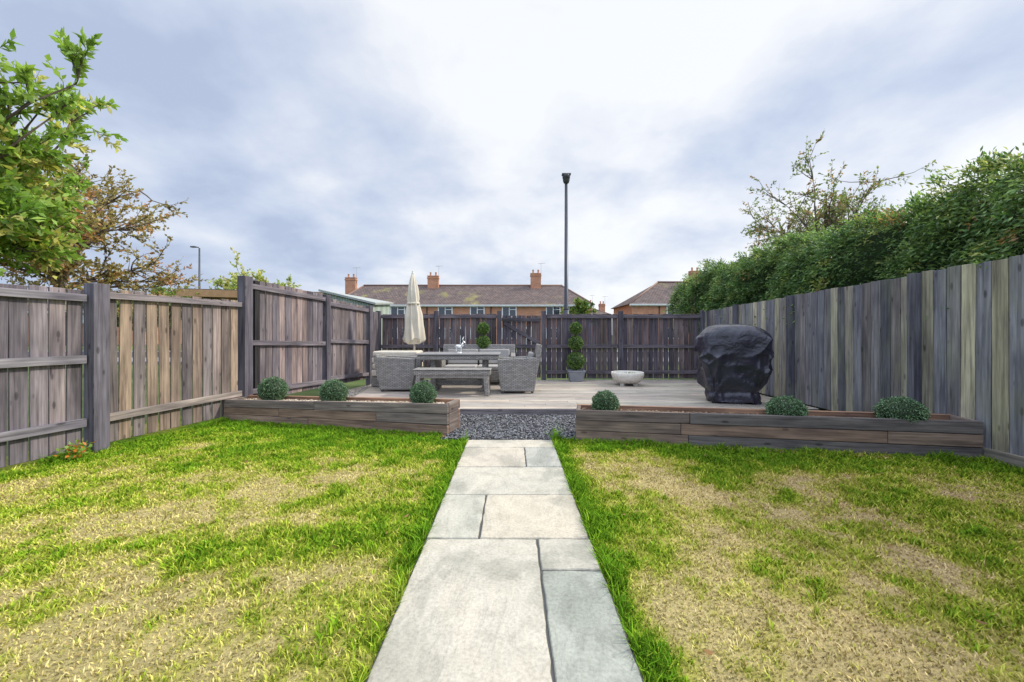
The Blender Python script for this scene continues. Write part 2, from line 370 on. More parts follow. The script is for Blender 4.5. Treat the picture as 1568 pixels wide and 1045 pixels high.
# ------------------------------------------------------------------ raised planters
def beam(mb,p0,p1,wd,ht,col,off=0,roll=0):
    p0=Vector(p0);p1=Vector(p1); d=p1-p0; L=d.length; x=d.normalized(); y=Vector((0,0,1)).cross(x)
    if y.length<1e-4: y=Vector((0,1,0))
    y.normalize(); z=x.cross(y)
    mb.box((p0+p1)/2+y*off,(L,wd,ht),Matrix((x,y,z)).transposed(),col)
def planter(p0,p1,h0,h1,depth,name,soilc,tone):
    d=Vector((p1[0]-p0[0],p1[1]-p0[1],0)).normalized(); nrm=Vector((-d.y,d.x,0))
    mb=MB(); rows=3
    dark=[tuple(q*tone for q in p) for p in [(.26,.195,.155),(.31,.225,.17),(.21,.17,.15),(.25,.205,.18),(.18,.16,.15),(.28,.19,.14)]]
    q0=Vector((*p0,0));q1=Vector((*p1,0))
    for r in range(rows):
        f0=r/rows; f1=(r+1)/rows
        cuts=[0]+sorted([random.uniform(.25,.45),random.uniform(.6,.8)][:1+(r%2)])+[1]
        for a,b_ in zip(cuts[:-1],cuts[1:]):
            za=(h0+(h1-h0)*a); zb=(h0+(h1-h0)*b_); fm=(f0+f1)/2
            A=q0+(q1-q0)*a+nrm*.025; B=q0+(q1-q0)*b_-d*.004+nrm*.025
            beam(mb,A+Vector((0,0,za*fm)),B+Vector((0,0,zb*fm)),.05+random.uniform(-.008,.008),((za+zb)/2)*(f1-f0)-.005,random.choice(dark))
        zb=h1*(f0+f1)/2; za=h0*(f0+f1)/2
        beam(mb,q1+nrm*.052+Vector((0,0,zb))-d*.025,q1+nrm*depth+Vector((0,0,zb))-d*.025,.05,h1*(f1-f0)-.004,(.22,.18,.16))
        beam(mb,q0+nrm*.052+Vector((0,0,za))+d*.025,q0+nrm*depth+Vector((0,0,za))+d*.025,.05,h0*(f1-f0)-.004,(.22,.18,.16))
        beam(mb,q0+nrm*(depth+.025)+Vector((0,0,za+.006)),q1+nrm*(depth+.025)+Vector((0,0,zb+.006)),.05,(h0+h1)/2*(f1-f0)-.004,(.31,.185,.12))
    for t in np.linspace(.04,.96,6):
        c=q0+(q1-q0)*t+nrm*.085; hh=h0+(h1-h0)*t-.03
        mb.box((c.x,c.y,hh/2),(.07,.07,hh),rotz(math.atan2(d.y,d.x)),(.42,.25,.15))
    o=mb.obj('timber',M_sleeper,.006)
    mb=MB(); zs=.06
    A=q0+nrm*.06;B=q1+nrm*.06;Cc=q1+nrm*(depth-.0);Dd=q0+nrm*depth
    mb.poly([A+Vector((0,0,h0-zs)),B+Vector((0,0,h1-zs)),Cc+Vector((0,0,h1-zs)),Dd+Vector((0,0,h0-zs))],soilc)
    s=mb.obj('soil',M_stone)
    return group(name,[o,s])
planter((-4.16,5.93),(-.79,5.05),.31,.40,.36,'timber_planter',(.22,.16,.1),1.0)
planter((.75,4.83),(4.66,4.06),.365,.39,.33,'timber_planter',(.07,.05,.035),.8)
n=5000; x=rng.uniform(.85,4.6,n); y=PLF(x)+rng.uniform(.07,.32,n)+.0; P=np.stack([x,y,.312+rng.uniform(0,.02,n)],-1)
cols=np.array([[.13,.085,.05]])*rng.uniform(.4,2,(n,1)); stones('soil_crumbs',P,rng.uniform(.006,.022,n),cols,M_stone)
n=2600; x=np.concatenate([rng.uniform(-4.1,-.8,n//2),rng.uniform(.8,4.6,n//2)]); y=PLF(x)-np.abs(rng.normal(0,.04,n))-.005; P=np.stack([x,y,np.full(n,.008)],-1)
cols=np.array([[.42,.24,.13]])*rng.uniform(.4,1.3,(n,1)); stones('soil_spill',P,rng.uniform(.004,.015,n),cols,M_stone)

# ------------------------------------------------------------------ leaves
def leaves(name,P,Dr,L,W,C,mat,updown=None):
    n=len(P); Dr=Dr/np.linalg.norm(Dr,axis=1)[:,None]; r=rng.normal(size=(n,3))
    if updown: r=r*.3+np.cross(Dr,np.array([[0,0,1.]]))*1.5
    sdv=r-Dr*np.sum(r*Dr,1)[:,None]; sdv/=np.linalg.norm(sdv,axis=1)[:,None]+1e-9
    nm=np.cross(Dr,sdv)
    L=L[:,None];W=W[:,None]
    V=np.empty((n,4,3)); V[:,0]=P;V[:,1]=P+Dr*L*.5+sdv*W*.5+nm*W*.15;V[:,2]=P+Dr*L-nm*L*.12;V[:,3]=P+Dr*L*.5-sdv*W*.5+nm*W*.15
    F=np.arange(n*4).reshape(n,4)
    return fast_mesh(name,V.reshape(-1,3),F,np.repeat(C,4,0),mat)
def unit(n):
    v=rng.normal(size=(n,3)); return v/np.linalg.norm(v,axis=1)[:,None]
def ball(c,r,n,cols,leaf=.022,sq=1.0,name='leaves'):
    u=unit(n); bumpy=1+.05*np.sin(u[:,0]*9+u[:,2]*7)+rng.normal(0,.05,n)
    P=np.array(c)+u*r*np.array([1,1,sq])*bumpy[:,None]*.97
    mixr=rng.random((n,1)); cc=np.array(cols[0])*(1-mixr)+np.array(cols[1])*mixr; cc*=rng.uniform(.5,1.3,(n,1))
    lf=leaves(name,P,u+rng.normal(0,.8,(n,3)),rng.uniform(.7,1.3,n)*leaf,rng.uniform(.6,1,n)*leaf*.75,cc,M_box)
    mb=MB(); k=14; prof=[(max(.001,r*.9*math.sin(math.pi*i/k)),-r*.9*sq*math.cos(math.pi*i/k)) for i in range(k+1)]
    mb.lathe(c,prof,20,(.02,.035,.015)); return lf,mb.obj('core',M_dark)
bc=((.05,.12,.05),(.22,.34,.17))
for c,r in [((-3.5,6.02,.44),.185),((-2.48,5.72,.445),.175),((-1.16,5.37,.475),.16),((1.13,4.98,.415),.15),((3.06,4.59,.405),.185),((4.12,4.36,.42),.2)]:
    a_,b_=ball(c,r,5200,bc,.017,.95 if c[0]<3 else .78); group('box_ball_plant',[a_,b_])
n=90; P=np.array([-4.34,4.10,.02])+rng.normal(0,1,(n,3))*[.05,.05,.0]+np.array([0,0,1])*rng.uniform(0,.14,(n,1))
cc=np.where(rng.random((n,1))<.35,np.array([[.6,.20,.03]]),np.array([[.22,.35,.05]]))
leaves('weed_plant',P,unit(n)+[0,0,.4],rng.uniform(.04,.06,n),rng.uniform(.02,.035,n),cc,M_leaf)
# a few fallen leaves on the lawn
n=70; x=np.concatenate([rng.uniform(-4,-.7,n//2),rng.uniform(.7,4.4,n//2)]); y=rng.uniform(1.5,4.2,n); P=np.stack([x,y,np.full(n,.028)],-1)
dr=unit(n)*[1,1,.12]; cc=np.array([[.30,.16,.06]])*rng.uniform(.5,1.6,(n,1))
leaves('fallen_leaves',P,dr,rng.uniform(.025,.05,n),rng.uniform(.014,.026,n),cc,M_leaf,True)

# ------------------------------------------------------------------ hedge
def hedge():
    Ps=[];Ds=[];Cs=[];Ls=[]
    y0,y1=1.2,12.8; top=2.96
    nc=2900
    for i in range(nc):
        y=random.uniform(y0,y1); u=random.random()
        ztop=top+.06*math.sin(y*1.7)+.05*math.sin(y*4.1+1)+(-.25*max(0,(y-11.3)))
        topf=0
        if u<.64:
            z=random.uniform(1.35,ztop); bulge=.13*math.sin(y*2.3+z*2)+.11*math.sin(y*5+z*3)
            rnd=max(0,z-(ztop-.35)); c=np.array([5.22-bulge+rnd*rnd*1.6,y,z]); nrm=np.array([-1,0,.25]); topf=max(0,(z-2.4)/.6)
        else:
            x=random.uniform(5.2,6.7); c=np.array([x,y,ztop+.05*math.sin(x*6+y*3)+random.uniform(-.08,.05)]); nrm=np.array([-.4,0,1]); topf=1
        if i%9==0: c=c+nrm*random.uniform(.06,.18)
        k=44
        fd=nrm*1.0+np.array([0,random.uniform(-.8,.8),-.6]); fd/=np.linalg.norm(fd); s_=rng.random((k,1))
        base=c+fd*(s_-.3)*.26+np.array([0,0,-.09])*s_**2+rng.normal(0,.045,(k,3))*[.8,1.2,1]
        dr=fd+rng.normal(0,.5,(k,3))
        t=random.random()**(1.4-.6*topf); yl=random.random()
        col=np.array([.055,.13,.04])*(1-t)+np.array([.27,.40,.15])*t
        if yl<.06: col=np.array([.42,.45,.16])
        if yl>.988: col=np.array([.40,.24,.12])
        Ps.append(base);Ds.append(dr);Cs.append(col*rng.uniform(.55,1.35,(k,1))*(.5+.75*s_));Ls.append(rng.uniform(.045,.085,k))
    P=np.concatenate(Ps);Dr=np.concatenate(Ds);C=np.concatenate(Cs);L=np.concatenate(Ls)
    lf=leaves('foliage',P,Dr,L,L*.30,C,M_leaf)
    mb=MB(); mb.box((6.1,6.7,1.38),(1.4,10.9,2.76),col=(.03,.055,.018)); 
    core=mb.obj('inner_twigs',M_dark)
    mb=MB()
    for y in np.arange(1.5,12.5,.8): mb.tube([(5.3,y,0),(5.33,y+.05,1.5)],.05,6,(.12,.08,.05))
    group('hedge',[lf,core,mb.obj('stems',M_bark)])
hedge()

# ------------------------------------------------------------------ trees
def tree(name,base,crown_c,cr,nl,ns,ntw,lpt,ll,lw,pal,tr=.12,seed=1,bark=(.13,.10,.08),spray=.5,up=.25,sub_len=.5,tw_len=.28,low=.35,extra=()):
    random.seed(seed); mb=MB(); Ps=[];Ds=[];Cs=[]
    base=Vector(base); cc=Vector(crown_c); cr=Vector(cr)
    ttop=cc-Vector((0,0,cr.z*.3)); tp=[base.lerp(ttop,t)+Vector((math.sin(t*4)*.05,math.cos(t*3)*.05,0)) for t in np.linspace(0,1,7)]
    mb.tube(tp,[tr*(1-.5*t) for t in np.linspace(0,1,7)],8,bark)
    mr=(cr.x+cr.y+cr.z)/3
    def path(p,d,L,bend,n=5):
        pts=[p]; d=d.normalized()
        for i in range(n):
            d=(d+Vector((random.gauss(0,.18),random.gauss(0,.18),random.gauss(0,.15)+bend))).normalized(); pts.append(pts[-1]+d*L/n)
        return pts
    for i in range(nl+len(extra)):
        t=random.uniform(low,1); s=base.lerp(ttop,t*.5+.5)
        while True:
            u=Vector((random.uniform(-1,1),random.uniform(-1,1),random.uniform(-1,1)))
            if .3<u.length<1: break
        tg=cc+Vector((u.x*cr.x,u.y*cr.y,u.z*cr.z))
        if i>=nl: tg=Vector(extra[i-nl])
        dv=tg-s
        lp=path(s,dv+Vector((0,0,up*dv.length)),dv.length*.95,-up*.15,6)
        mb.tube(lp,[tr*.38*(1-.8*k/6) for k in range(7)],6,bark)
        for j in range(ns):
            k=random.randint(2,6); p=lp[k]; d=(lp[k]-lp[k-1]).normalized()+Vector((random.gauss(0,.7),random.gauss(0,.7),random.gauss(.1,.5)))
            sp=path(p,d,mr*sub_len*random.uniform(.5,1.1),.04,5)
            mb.tube(sp,[tr*.12*(1-.75*q/5)+.002 for q in range(6)],4,bark)
            tcol=random.random()
            for q in range(ntw):
                kk=random.randint(1,5); pp=sp[kk]; dd=(sp[kk]-sp[kk-1]).normalized()+Vector((random.gauss(0,.6),random.gauss(0,.6),random.gauss(0,.5)))
                tw=path(pp,dd,mr*tw_len*random.uniform(.5,1.1),.0,3)
                mb.tube(tw,[.005,.004,.003,.002],3,bark)
                tws=np.array([list(v) for v in tw]); 
                tt=rng.random(lpt)*3; i0=np.minimum(tt.astype(int),2); fr=(tt-i0)[:,None]
                pos=tws[i0]*(1-fr)+tws[i0+1]*fr; dirn=(tws[3]-tws[0]); dirn/=np.linalg.norm(dirn)+1e-6
                Ps.append(pos);Ds.append(dirn*.6+rng.normal(0,spray,(lpt,3)))
                c0=np.array(pal[0])*(1-tcol)+np.array(pal[1])*tcol
                if random.random()<.2: c0=np.array(pal[2])
                Cs.append(c0*rng.uniform(.6,1.35,(lpt,1)))
    P=np.concatenate(Ps);Dr=np.concatenate(Ds);C=np.concatenate(Cs);n=len(P)
    lf=leaves('foliage',P,Dr,rng.uniform(.6,1.3,n)*ll,rng.uniform(.7,1.2,n)*lw,C,M_leaf)
    return group(name,[mb.obj('trunk_and_branches',M_bark),lf])
tree('fruit_tree',(-7.2,5.0,0),(-6.95,5.0,3.5),(.85,1.2,1.9),26,9,6,13,.12,.058,[(.17,.31,.05),(.34,.48,.10),(.55,.52,.16)],.10,3,sub_len=.38,
     extra=[(-5.7,5.0,4.0),(-6.2,4.9,5.0),(-6.3,4.8,4.8),(-5.95,5.1,4.3),(-6.3,5.0,2.5),(-6.2,4.8,2.1),(-6.1,5.2,3.2)])
tree('hawthorn_tree',(-9.5,8.4,0),(-9.15,8.4,3.45),(1.5,1.5,1.75),27,9,6,10,.085,.05,[(.26,.20,.09),(.44,.36,.13),(.50,.27,.12)],.11,5,bark=(.16,.12,.09))
tree('ornamental_cherry_tree',(8.9,11.4,0),(8.6,11.4,4.4),(2.1,1.7,1.5),26,8,6,9,.09,.045,[(.17,.22,.08),(.30,.33,.14),(.38,.24,.13)],.10,8,bark=(.17,.13,.12),up=.1)
tree('birch_tree',(-9.0,14.2,0),(-8.9,14.2,2.75),(1.8,1.2,.5),20,6,5,11,.10,.06,[(.34,.44,.12),(.5,.52,.18),(.6,.54,.22)],.07,12,bark=(.18,.15,.1),up=.08,sub_len=.4)
tree('garden_tree',(6.8,41,0),(6.9,41,3.3),(1.3,1.3,1.4),20,6,5,12,.25,.16,[(.10,.18,.04),(.22,.30,.07),(.26,.28,.1)],.15,14)
tree('garden_tree',(-25,30,0),(-25,30,3.3),(2.2,2,1.0),20,6,5,12,.28,.18,[(.14,.24,.07),(.28,.36,.1),(.33,.33,.12)],.15,15)
tree('garden_tree',(-30,32,0),(-30,32,3.0),(3.2,2,1.1),22,6,5,12,.28,.18,[(.10,.17,.06),(.2,.28,.1),(.28,.28,.14)],.15,16)
random.seed(21)

# ------------------------------------------------------------------ fences
def panel(mb,f,ya,yb,za,zb,bw,gap,z0,pal,th=.02,side=0,jt=.012,order=None):
    a=Vector((f(ya),ya,0)) if callable(f) else Vector((ya,f,0)); b_=Vector((f(yb),yb,0)) if callable(f) else Vector((yb,f,0))
    d=b_-a; L=d.length; d.normalize(); n=max(1,round(L/(bw+gap))); st=L/n; ang=math.atan2(d.y,d.x); nr=Vector((-d.y,d.x,0))
    for i in range(n):
        t=(i+.5)/n; c=a+d*(t*L)+nr*(side+random.uniform(-.003,.003)); zt=za+(zb-za)*t+random.uniform(-jt,jt)
        p=random.choice(pal); k=random.uniform(.75,1.22)
        rt=rotz(ang)@Matrix.Rotation(random.gauss(0,.006),3,'Y')
        mb.box((c.x,c.y,(z0+zt)/2),(st-gap+random.uniform(-.004,.004),th,zt-z0),rt,tuple(q*k for q in p))
def rail(mb,f,ya,yb,z,zb,ht,th,side,col):
    a=Vector((f(ya),ya,z)) if callable(f) else Vector((ya,f,z)); b_=Vector((f(yb),yb,zb)) if callable(f) else Vector((yb,f,zb))
    beam(mb,a,b_,th,ht,col,side)
def post(mb,x,y,h,sx=.1,sy=.1,col=(.15,.13,.13),ang=0):
    mb.box((x,y,h/2-.02),(sx,sy,h+.04),rotz(ang),col)
brown=[(.29,.22,.175),(.25,.20,.18),(.33,.25,.19),(.26,.21,.195),(.21,.18,.175),(.35,.265,.195),(.22,.19,.19)]
grey=[(.21,.185,.20),(.185,.165,.185),(.26,.22,.225),(.175,.155,.175),(.30,.235,.225)]
greybrown=brown[1:2]+grey
dk=(.13,.12,.14)
angL=math.atan2(1,.19)
mb=MB()
panel(mb,XL,-1.0,1.75,1.70,1.71,.125,.012,.05,greybrown,side=.03)
panel(mb,XL,1.95,4.30,1.71,1.72,.125,.012,.05,greybrown,side=.03)
for ya,yb in((-1,1.77),(1.93,4.30)):
    for z,hh in((1.63,.075),(.99,.085),(.33,.085)):
        rail(mb,XL,ya,yb,z,z,hh,.045,-.01,(.25,.235,.26))
post(mb,XL(1.85),1.85,1.75,.14,.12,dk,angL)
post(mb,XL(4.39)+.02,4.39,1.79,.15,.14,(.15,.14,.165),angL)
panel(mb,XL,4.48,6.20,1.74,1.76,.125,.022,.06,brown,side=.03,jt=.02)
rail(mb,XL,4.47,6.22,1.675,1.70,.07,.045,-.01,(.25,.22,.23))
rail(mb,XL,4.47,6.22,.34,.36,.085,.045,-.01,(.33,.28,.25))
fen=mb.obj('boards',M_fence,.003,1)
group('wooden_fence',[fen])
mb=MB()
post(mb,XL(6.3),6.3,2.14,.15,.14,(.13,.12,.145),angL)
post(mb,XL(6.52)-.01,6.52,2.10,.10,.05,(.03,.028,.03),angL)
tg_=[tuple(q*.95 for q in p) for p in greybrown]
panel(mb,XL,6.44,8.15,2.12,2.05,.14,.01,.2,tg_,side=.03)
post(mb,XL(8.24),8.24,2.04,.12,.12,dk,angL)
panel(mb,XL,8.33,9.75,1.99,1.90,.14,.01,.2,[tuple(q*.9 for q in p) for p in greybrown],side=.03)
post(mb,XL(9.84),9.84,1.93,.12,.12,dk,angL)
panel(mb,XL,9.92,10.34,1.83,1.80,.12,.012,.1,grey,side=.03)
for ya,yb,s in((6.4,8.18,2.0),(8.3,9.78,1.87)):
    for z in(s,1.12,.36): rail(mb,XL,ya,yb,z,z-.05,.08,.045,-.01,(.19,.17,.19))
group('tall_wooden_fence',[mb.obj('boards',M_fence,.003,1)])
mb=MB(); YB=10.38
bp=[(.15,.115,.12),(.125,.11,.125),(.165,.135,.13),(.12,.105,.125),(.185,.145,.14)]
px=[-3.36,-1.9,-.32,.80,2.73,4.80]
for i in range(5):
    if i==2: continue
    panel(mb,YB,px[i]+.07,px[i+1]-.07,1.76,1.77,.115,.011,.14,bp,side=.03,jt=.006)
    for z in(1.70,.95,.30): rail(mb,YB,px[i]+.06,px[i+1]-.06,z,z,.085,.045,-.01,(.16,.14,.155))
for x in px: post(mb,x,YB-.03,1.84,.11,.11,(.12,.11,.13))
group('back_fence',[mb.obj('boards',M_fence,.003,1)])
mb=MB(); panel(mb,YB+.0,-.25,.73,1.73,1.73,.11,.010,.16,bp,side=.03,jt=.004)
for z in(1.62,.95,.32): rail(mb,YB,-.25,.73,z,z,.09,.045,-.01,(.12,.11,.125))
beam(mb,(-.2,YB-.006,1.55),(.68,YB-.006,1.02),.04,.085,(.12,.11,.125)); beam(mb,(-.2,YB-.006,.88),(.68,YB-.006,.40),.04,.085,(.12,.11,.125))
gt=mb.obj('boards',M_fence,.003,1)
mb=MB(); 
for z in(1.62,.32): mb.box((-.10,YB-.045,z),(.32,.008,.04),col=(.02,.02,.02))
mb.box((.68,YB-.05,1.0),(.12,.02,.03),col=(.03,.03,.03)); group('garden_gate',[gt,mb.obj('hinges_and_latch',M_metal)])
mb=MB()
rp=[(.37,.35,.27),(.47,.44,.32),(.28,.275,.275),(.22,.225,.25),(.50,.47,.34),(.34,.32,.29),(.21,.215,.245),(.42,.40,.29)]
rp2=[(.20,.195,.215),(.165,.17,.195),(.25,.23,.23),(.33,.31,.26),(.18,.18,.205),(.22,.21,.225)]
bays=[(-1,1.1,2.02,2.01,rp),(1.1,3.05,2.01,2.0,rp),(3.05,4.74,1.985,1.965,rp),(4.85,5.85,1.945,1.93,rp2),(5.85,6.93,1.93,1.915,rp2+rp[:2]),(7.06,8.7,1.90,1.87,rp),(8.8,10.3,1.86,1.83,rp2)]
for ya,yb,za,zb,pl in bays:
    panel(mb,XR,ya,yb,za,zb,.135,.007,.12,pl,side=0,jt=.008,th=.022)
for y,h in((3.05,1.98),(4.79,1.96),(6.99,1.91),(8.75,1.88),(10.3,1.86)): post(mb,XR(y)-.03,y,h,.09,.12,(.13,.13,.155),R(89))
for z in(1.7,1.0,.4): rail(mb,XR,-1,10.3,z,z-.08,.08,.045,-.035,(.2,.18,.17))
rail(mb,XR,-1,4.7,.06,.06,.14,.03,.03,(.32,.29,.24))
group('wooden_fence',[mb.obj('boards',M_fence_g,.003,1)])

# ------------------------------------------------------------------ deck
mb=MB(); y=6.33; i=0
dp_=[(.44,.39,.32),(.49,.43,.355),(.40,.365,.31),(.52,.46,.38),(.45,.40,.34)]
while y<10.33:
    x0=np.interp(y,[6.3,10.3],[-2.75,-3.25]); cut=random.uniform(1.2,4)
    segs=[x0,x0+cut,4.72] if i%2 else [x0,x0+cut,min(x0+cut+3.6,4.5),4.72]
    for a,b_ in zip(segs[:-1],segs[1:]):
        if b_-a>.05: mb.box(((a+b_)/2,y+.0675,.096),(b_-a-.004,.135,.028),col=tuple(q*random.uniform(.96,1.04)*kq for q,kq in zip(random.choice(dp_),(random.uniform(.85,1.08),)*3)))
    y+=.145; i+=1
dk1=mb.obj('deck_boards',M_deck,.004,2)
mb=MB(); mb.box((.98,6.315,.048),(7.46,.028,.118),col=(.22,.20,.20)); mb.box((.75,8.3,.03),(7.2,3.9,.04),col=(.04,.035,.03))
group('timber_deck',[dk1,mb.obj('fascia',M_sleeper,.004)])

# ------------------------------------------------------------------ rattan furniture
m,nt,b=new_mat('grey_rattan',.6,.35); uv=coords(nt,'UV'); br=nd(nt,'ShaderNodeTexBrick')
nt.links.new(uv,br.inputs['Vector']); br.inputs['Scale'].default_value=1; br.inputs['Brick Width'].default_value=.07; br.inputs['Row Height'].default_value=.024; br.inputs['Mortar Size'].default_value=.004
br.inputs['Color1'].default_value=(.42,.395,.365,1); br.inputs['Color2'].default_value=(.27,.255,.235,1); br.inputs['Mortar'].default_value=(.07,.065,.06,1); br.inputs['Mortar Smooth'].default_value=.4
nt.links.new(br.outputs['Color'],b.inputs['Base Color'])
iv=nd(nt,'ShaderNodeMath',operation='SUBTRACT'); iv.inputs[0].default_value=1; nt.links.new(br.outputs['Fac'],iv.inputs[1]); bump(nt,b,iv.outputs[0],.8,.01); M_rat=m
m,nt,b=new_mat('cream_fabric',.9,.15); n=noise(nt,coords(nt,'Object'),60,4); n2=noise(nt,coords(nt,'Object'),3,3)
nt.links.new(mixc(nt,'MULTIPLY',1.0,ramp(nt,[(.3,(.56,.50,.40)),(.7,(.68,.62,.51))],n2),ramp(nt,[(.3,g3(.9)),(.7,g3(1.05))],n)),b.inputs['Base Color']); bump(nt,b,n,.2,.003); M_fab=m
m2,nt,b=new_mat('grey_cushion',.9,.15); n=noise(nt,coords(nt,'Object'),80,4)
nt.links.new(ramp(nt,[(.3,(.30,.28,.26)),(.7,(.38,.36,.33))],n),b.inputs['Base Color']); M_cush=m2
DZ=.11
def place(objs,name,x,y,yaw):
    e=group(name,objs,(x,y,DZ)); e.rotation_euler=(0,0,yaw); return e
def boxuv(o):
    uvl=o.data.uv_layers[0]
    for poly in o.data.polygons:
        nn=poly.normal
        for li in poly.loop_indices:
            c=o.data.vertices[o.data.loops[li].vertex_index].co
            uvl.data[li].uv=(c.x if abs(nn.x)<.6 else c.y, c.y if abs(nn.z)>.7 else c.z)
    return o
def sofa(name,x,y,yaw,width,back=.90,cb=True):
    d=.76; mb=MB()
    for s in(-1,1):
        yy=s*(width/2-.05)
        mb.rings([[(-d/2+.05,yy-.045,.04),(d/2-.07,yy-.045,.04),(d/2-.07,yy+.045,.04),(-d/2+.05,yy+.045,.04)],
                  [(-d/2+.0,yy-.05,.35),(d/2-.02,yy-.05,.35),(d/2-.02,yy+.05,.35),(-d/2+.0,yy+.05,.35)],
                  [(-d/2-.02,yy-.055,.70),(d/2-.0,yy-.055,.66),(d/2-.0,yy+.055,.66),(-d/2-.02,yy+.055,.70)]],sm=False)
    mb.box((0.02,0,.22),(d-.1,width-.22,.20))
    rt=Matrix.Rotation(R(-10),3,'Y')
    mb.box((-d/2+.0,0,.22+(back-.22)/2),(.08,width-.0,back-.22),rt)
    o=boxuv(mb.obj('woven_frame',M_rat,.018,3))
    mb=MB(); k=1 if width<1 else 2; cw=(width-.24)/k
    for i in range(k):
        yc=-(width-.24)/2+cw*(i+.5)
        mb.box((.04,yc,.375),(d-.16,cw-.015,.11))
        if cb: mb.box((-d/2+.12,yc,.61),(.11,cw-.03,.36),rt)
    c=mb.obj('cushions',M_cush,.035,4)
    mb=MB()
    for sx in(-1,1):
        for sy in(-1,1): mb.box((sx*(d/2-.09),sy*(width/2-.07),.02),(.05,.05,.04),col=(.1,.1,.1))
    return place([o,c,mb.obj('feet',M_metal)],name,x,y,yaw)
sofa('rattan_armchair',.10,8.25,math.pi,.68,.95)
sofa('rattan_armchair',-2.30,8.50,0,.68,.74,False)
sofa('rattan_sofa',-.80,9.62,R(-90),1.75)
mb=MB(); mb.box((0,0,.43),(1.42,.40,.09)); 
for sx in(-1,1):
    for sy in(-1,1):
        t=Matrix.Rotation(R(-5*sx),3,'Y'); mb.box((sx*.64,sy*.15,.2),(.085,.085,.40),t)
    mb.box((sx*.645,0,.34),(.06,.24,.11))
mb.box((0,.165,.36),(1.2,.03,.07)); mb.box((0,-.165,.36),(1.2,.03,.07))
be=boxuv(mb.obj('woven_frame',M_rat,.015,3))
mb=MB(); mb.box((0,0,.487),(1.44,.42,.022)); place([be,boxuv(mb.obj('seat_edge',M_rat,.008,2))],'rattan_bench',-1.11,7.78,R(-1))
mb=MB(); mb.box((0,0,.68),(1.62,.88,.09))
for sx in(-1,1): mb.box((sx*.52,0,.34),(.10,.55,.60)); mb.box((sx*.52,0,.03),(.16,.72,.05))
mb.box((0,0,.14),(1.0,.10,.09))
tf=boxuv(mb.obj('woven_frame',M_rat,.012,2))
m,nt,b=new_mat('tabletop',.3,.6); n=noise(nt,mapping(nt,coords(nt,'Object'),(2,20,1)),2,5); nt.links.new(ramp(nt,[(.3,(.24,.23,.225)),(.7,(.33,.32,.31))],n),b.inputs['Base Color'])
mb=MB()
for i in range(6): mb.box((0,-.385+.154*i,.745),(1.66,.15,.03))
place([tf,mb.obj('slatted_top',m,.006)],'garden_table',-1.07,8.55,0)
M_silver=attr_mat('silver',.3,.5,0,metal=.9); mb=MB()
mb.lathe((0,0,0),[(.07,0),(.07,.012),(.02,.02)],16,(.8,.8,.8))
mb.tube([(-.06,0,.02),(-.05,0,.09),(-.04,0,.12)],[.01,.012,.02],8,(.8,.8,.8)); mb.tube([(.05,0,.02),(.05,0,.09),(.04,0,.12)],[.01,.012,.02],8,(.8,.8,.8))
mb.tube([(-.08,0,.12),(-.04,0,.135),(.04,0,.13),(.075,0,.15),(.09,0,.21)],[.015,.035,.035,.028,.018],10,(.8,.8,.8))
mb.tube([(.08,0,.215),(.10,0,.225),(.14,0,.205)],[.012,.025,.01],8,(.8,.8,.8))
for s in(-1,1):
    mb.tube([(.09,s*.01,.24),(.08,s*.04,.29),(.10,s*.06,.33)],[.006,.005,.003],6,(.8,.8,.8))
o=mb.obj('table_figurine',M_silver); o.location=(-1.10,8.5,DZ+.762)
# parasol
mb=MB(); n=64; rr=[]
for z,r in [(0,.245),(.05,.27),(.3,.25),(.6,.215),(.82,.17),(.9,.155),(.98,.165),(1.2,.13),(1.4,.08),(1.5,.045),(1.54,.028)]:
    ring=[]
    for k in range(n):
        a=2*math.pi*k/n; fr=1-.36*abs(math.sin(a*4+z*.6))**.7*(1 if z<1.3 else .5)+.06*math.sin(a*3+z*5)
        dz=.06*math.sin(a*4)*max(0,1-z*2.5)
        ring.append((r*fr*math.cos(a),r*fr*math.sin(a),z+dz))
    rr.append(ring)
mb.rings(rr); cp=mb.obj('folded_canopy',M_fab); cp.location=(0,0,.98)
mb=MB(); mb.tube([(0,0,.0),(0,0,2.52)],.022,12,(.45,.42,.38)); mb.lathe((0,0,2.5),[(.03,0),(.03,.03),(.012,.06),(.018,.08),(.004,.1)],12,(.6,.58,.5)); pl=mb.obj('pole',M_metal)
mb=MB(); mb.box((0,0,.04),(.5,.5,.08),col=(.25,.25,.25)); mb.lathe((0,0,.08),[(.05,0),(.05,.25),(.04,.26)],12,(.15,.15,.15)); bs=mb.obj('base',M_dark,.02)
mb=MB(); mb.lathe((0,0,1.82),[(.14,0),(.147,.0),(.147,.045),(.14,.045)],24,(.5,.46,.38)); st=mb.obj('strap',M_fab)
e=place([cp,pl,bs,st],'closed_parasol',-2.2,9.35,0); e.rotation_euler=(0,R(-1.3),0)
mb=MB(); mb.box((0,0,.30),(1.0,.7,.15)); mb.box((0,0,.445),(.98,.68,.13),rotz(.03)); mb.box((-.02,.0,.575),(.96,.66,.13),rotz(-.03)); mb.box((.0,.0,.71),(.98,.64,.13),rotz(.02))
cu=mb.obj('cushions',M_fab,.04,4); mb=MB(); mb.box((0,0,.11),(1.0,.7,.2)); 
place([cu,boxuv(mb.obj('woven_base',M_rat,.02))],'cushioned_ottoman',-2.55,9.25,0)

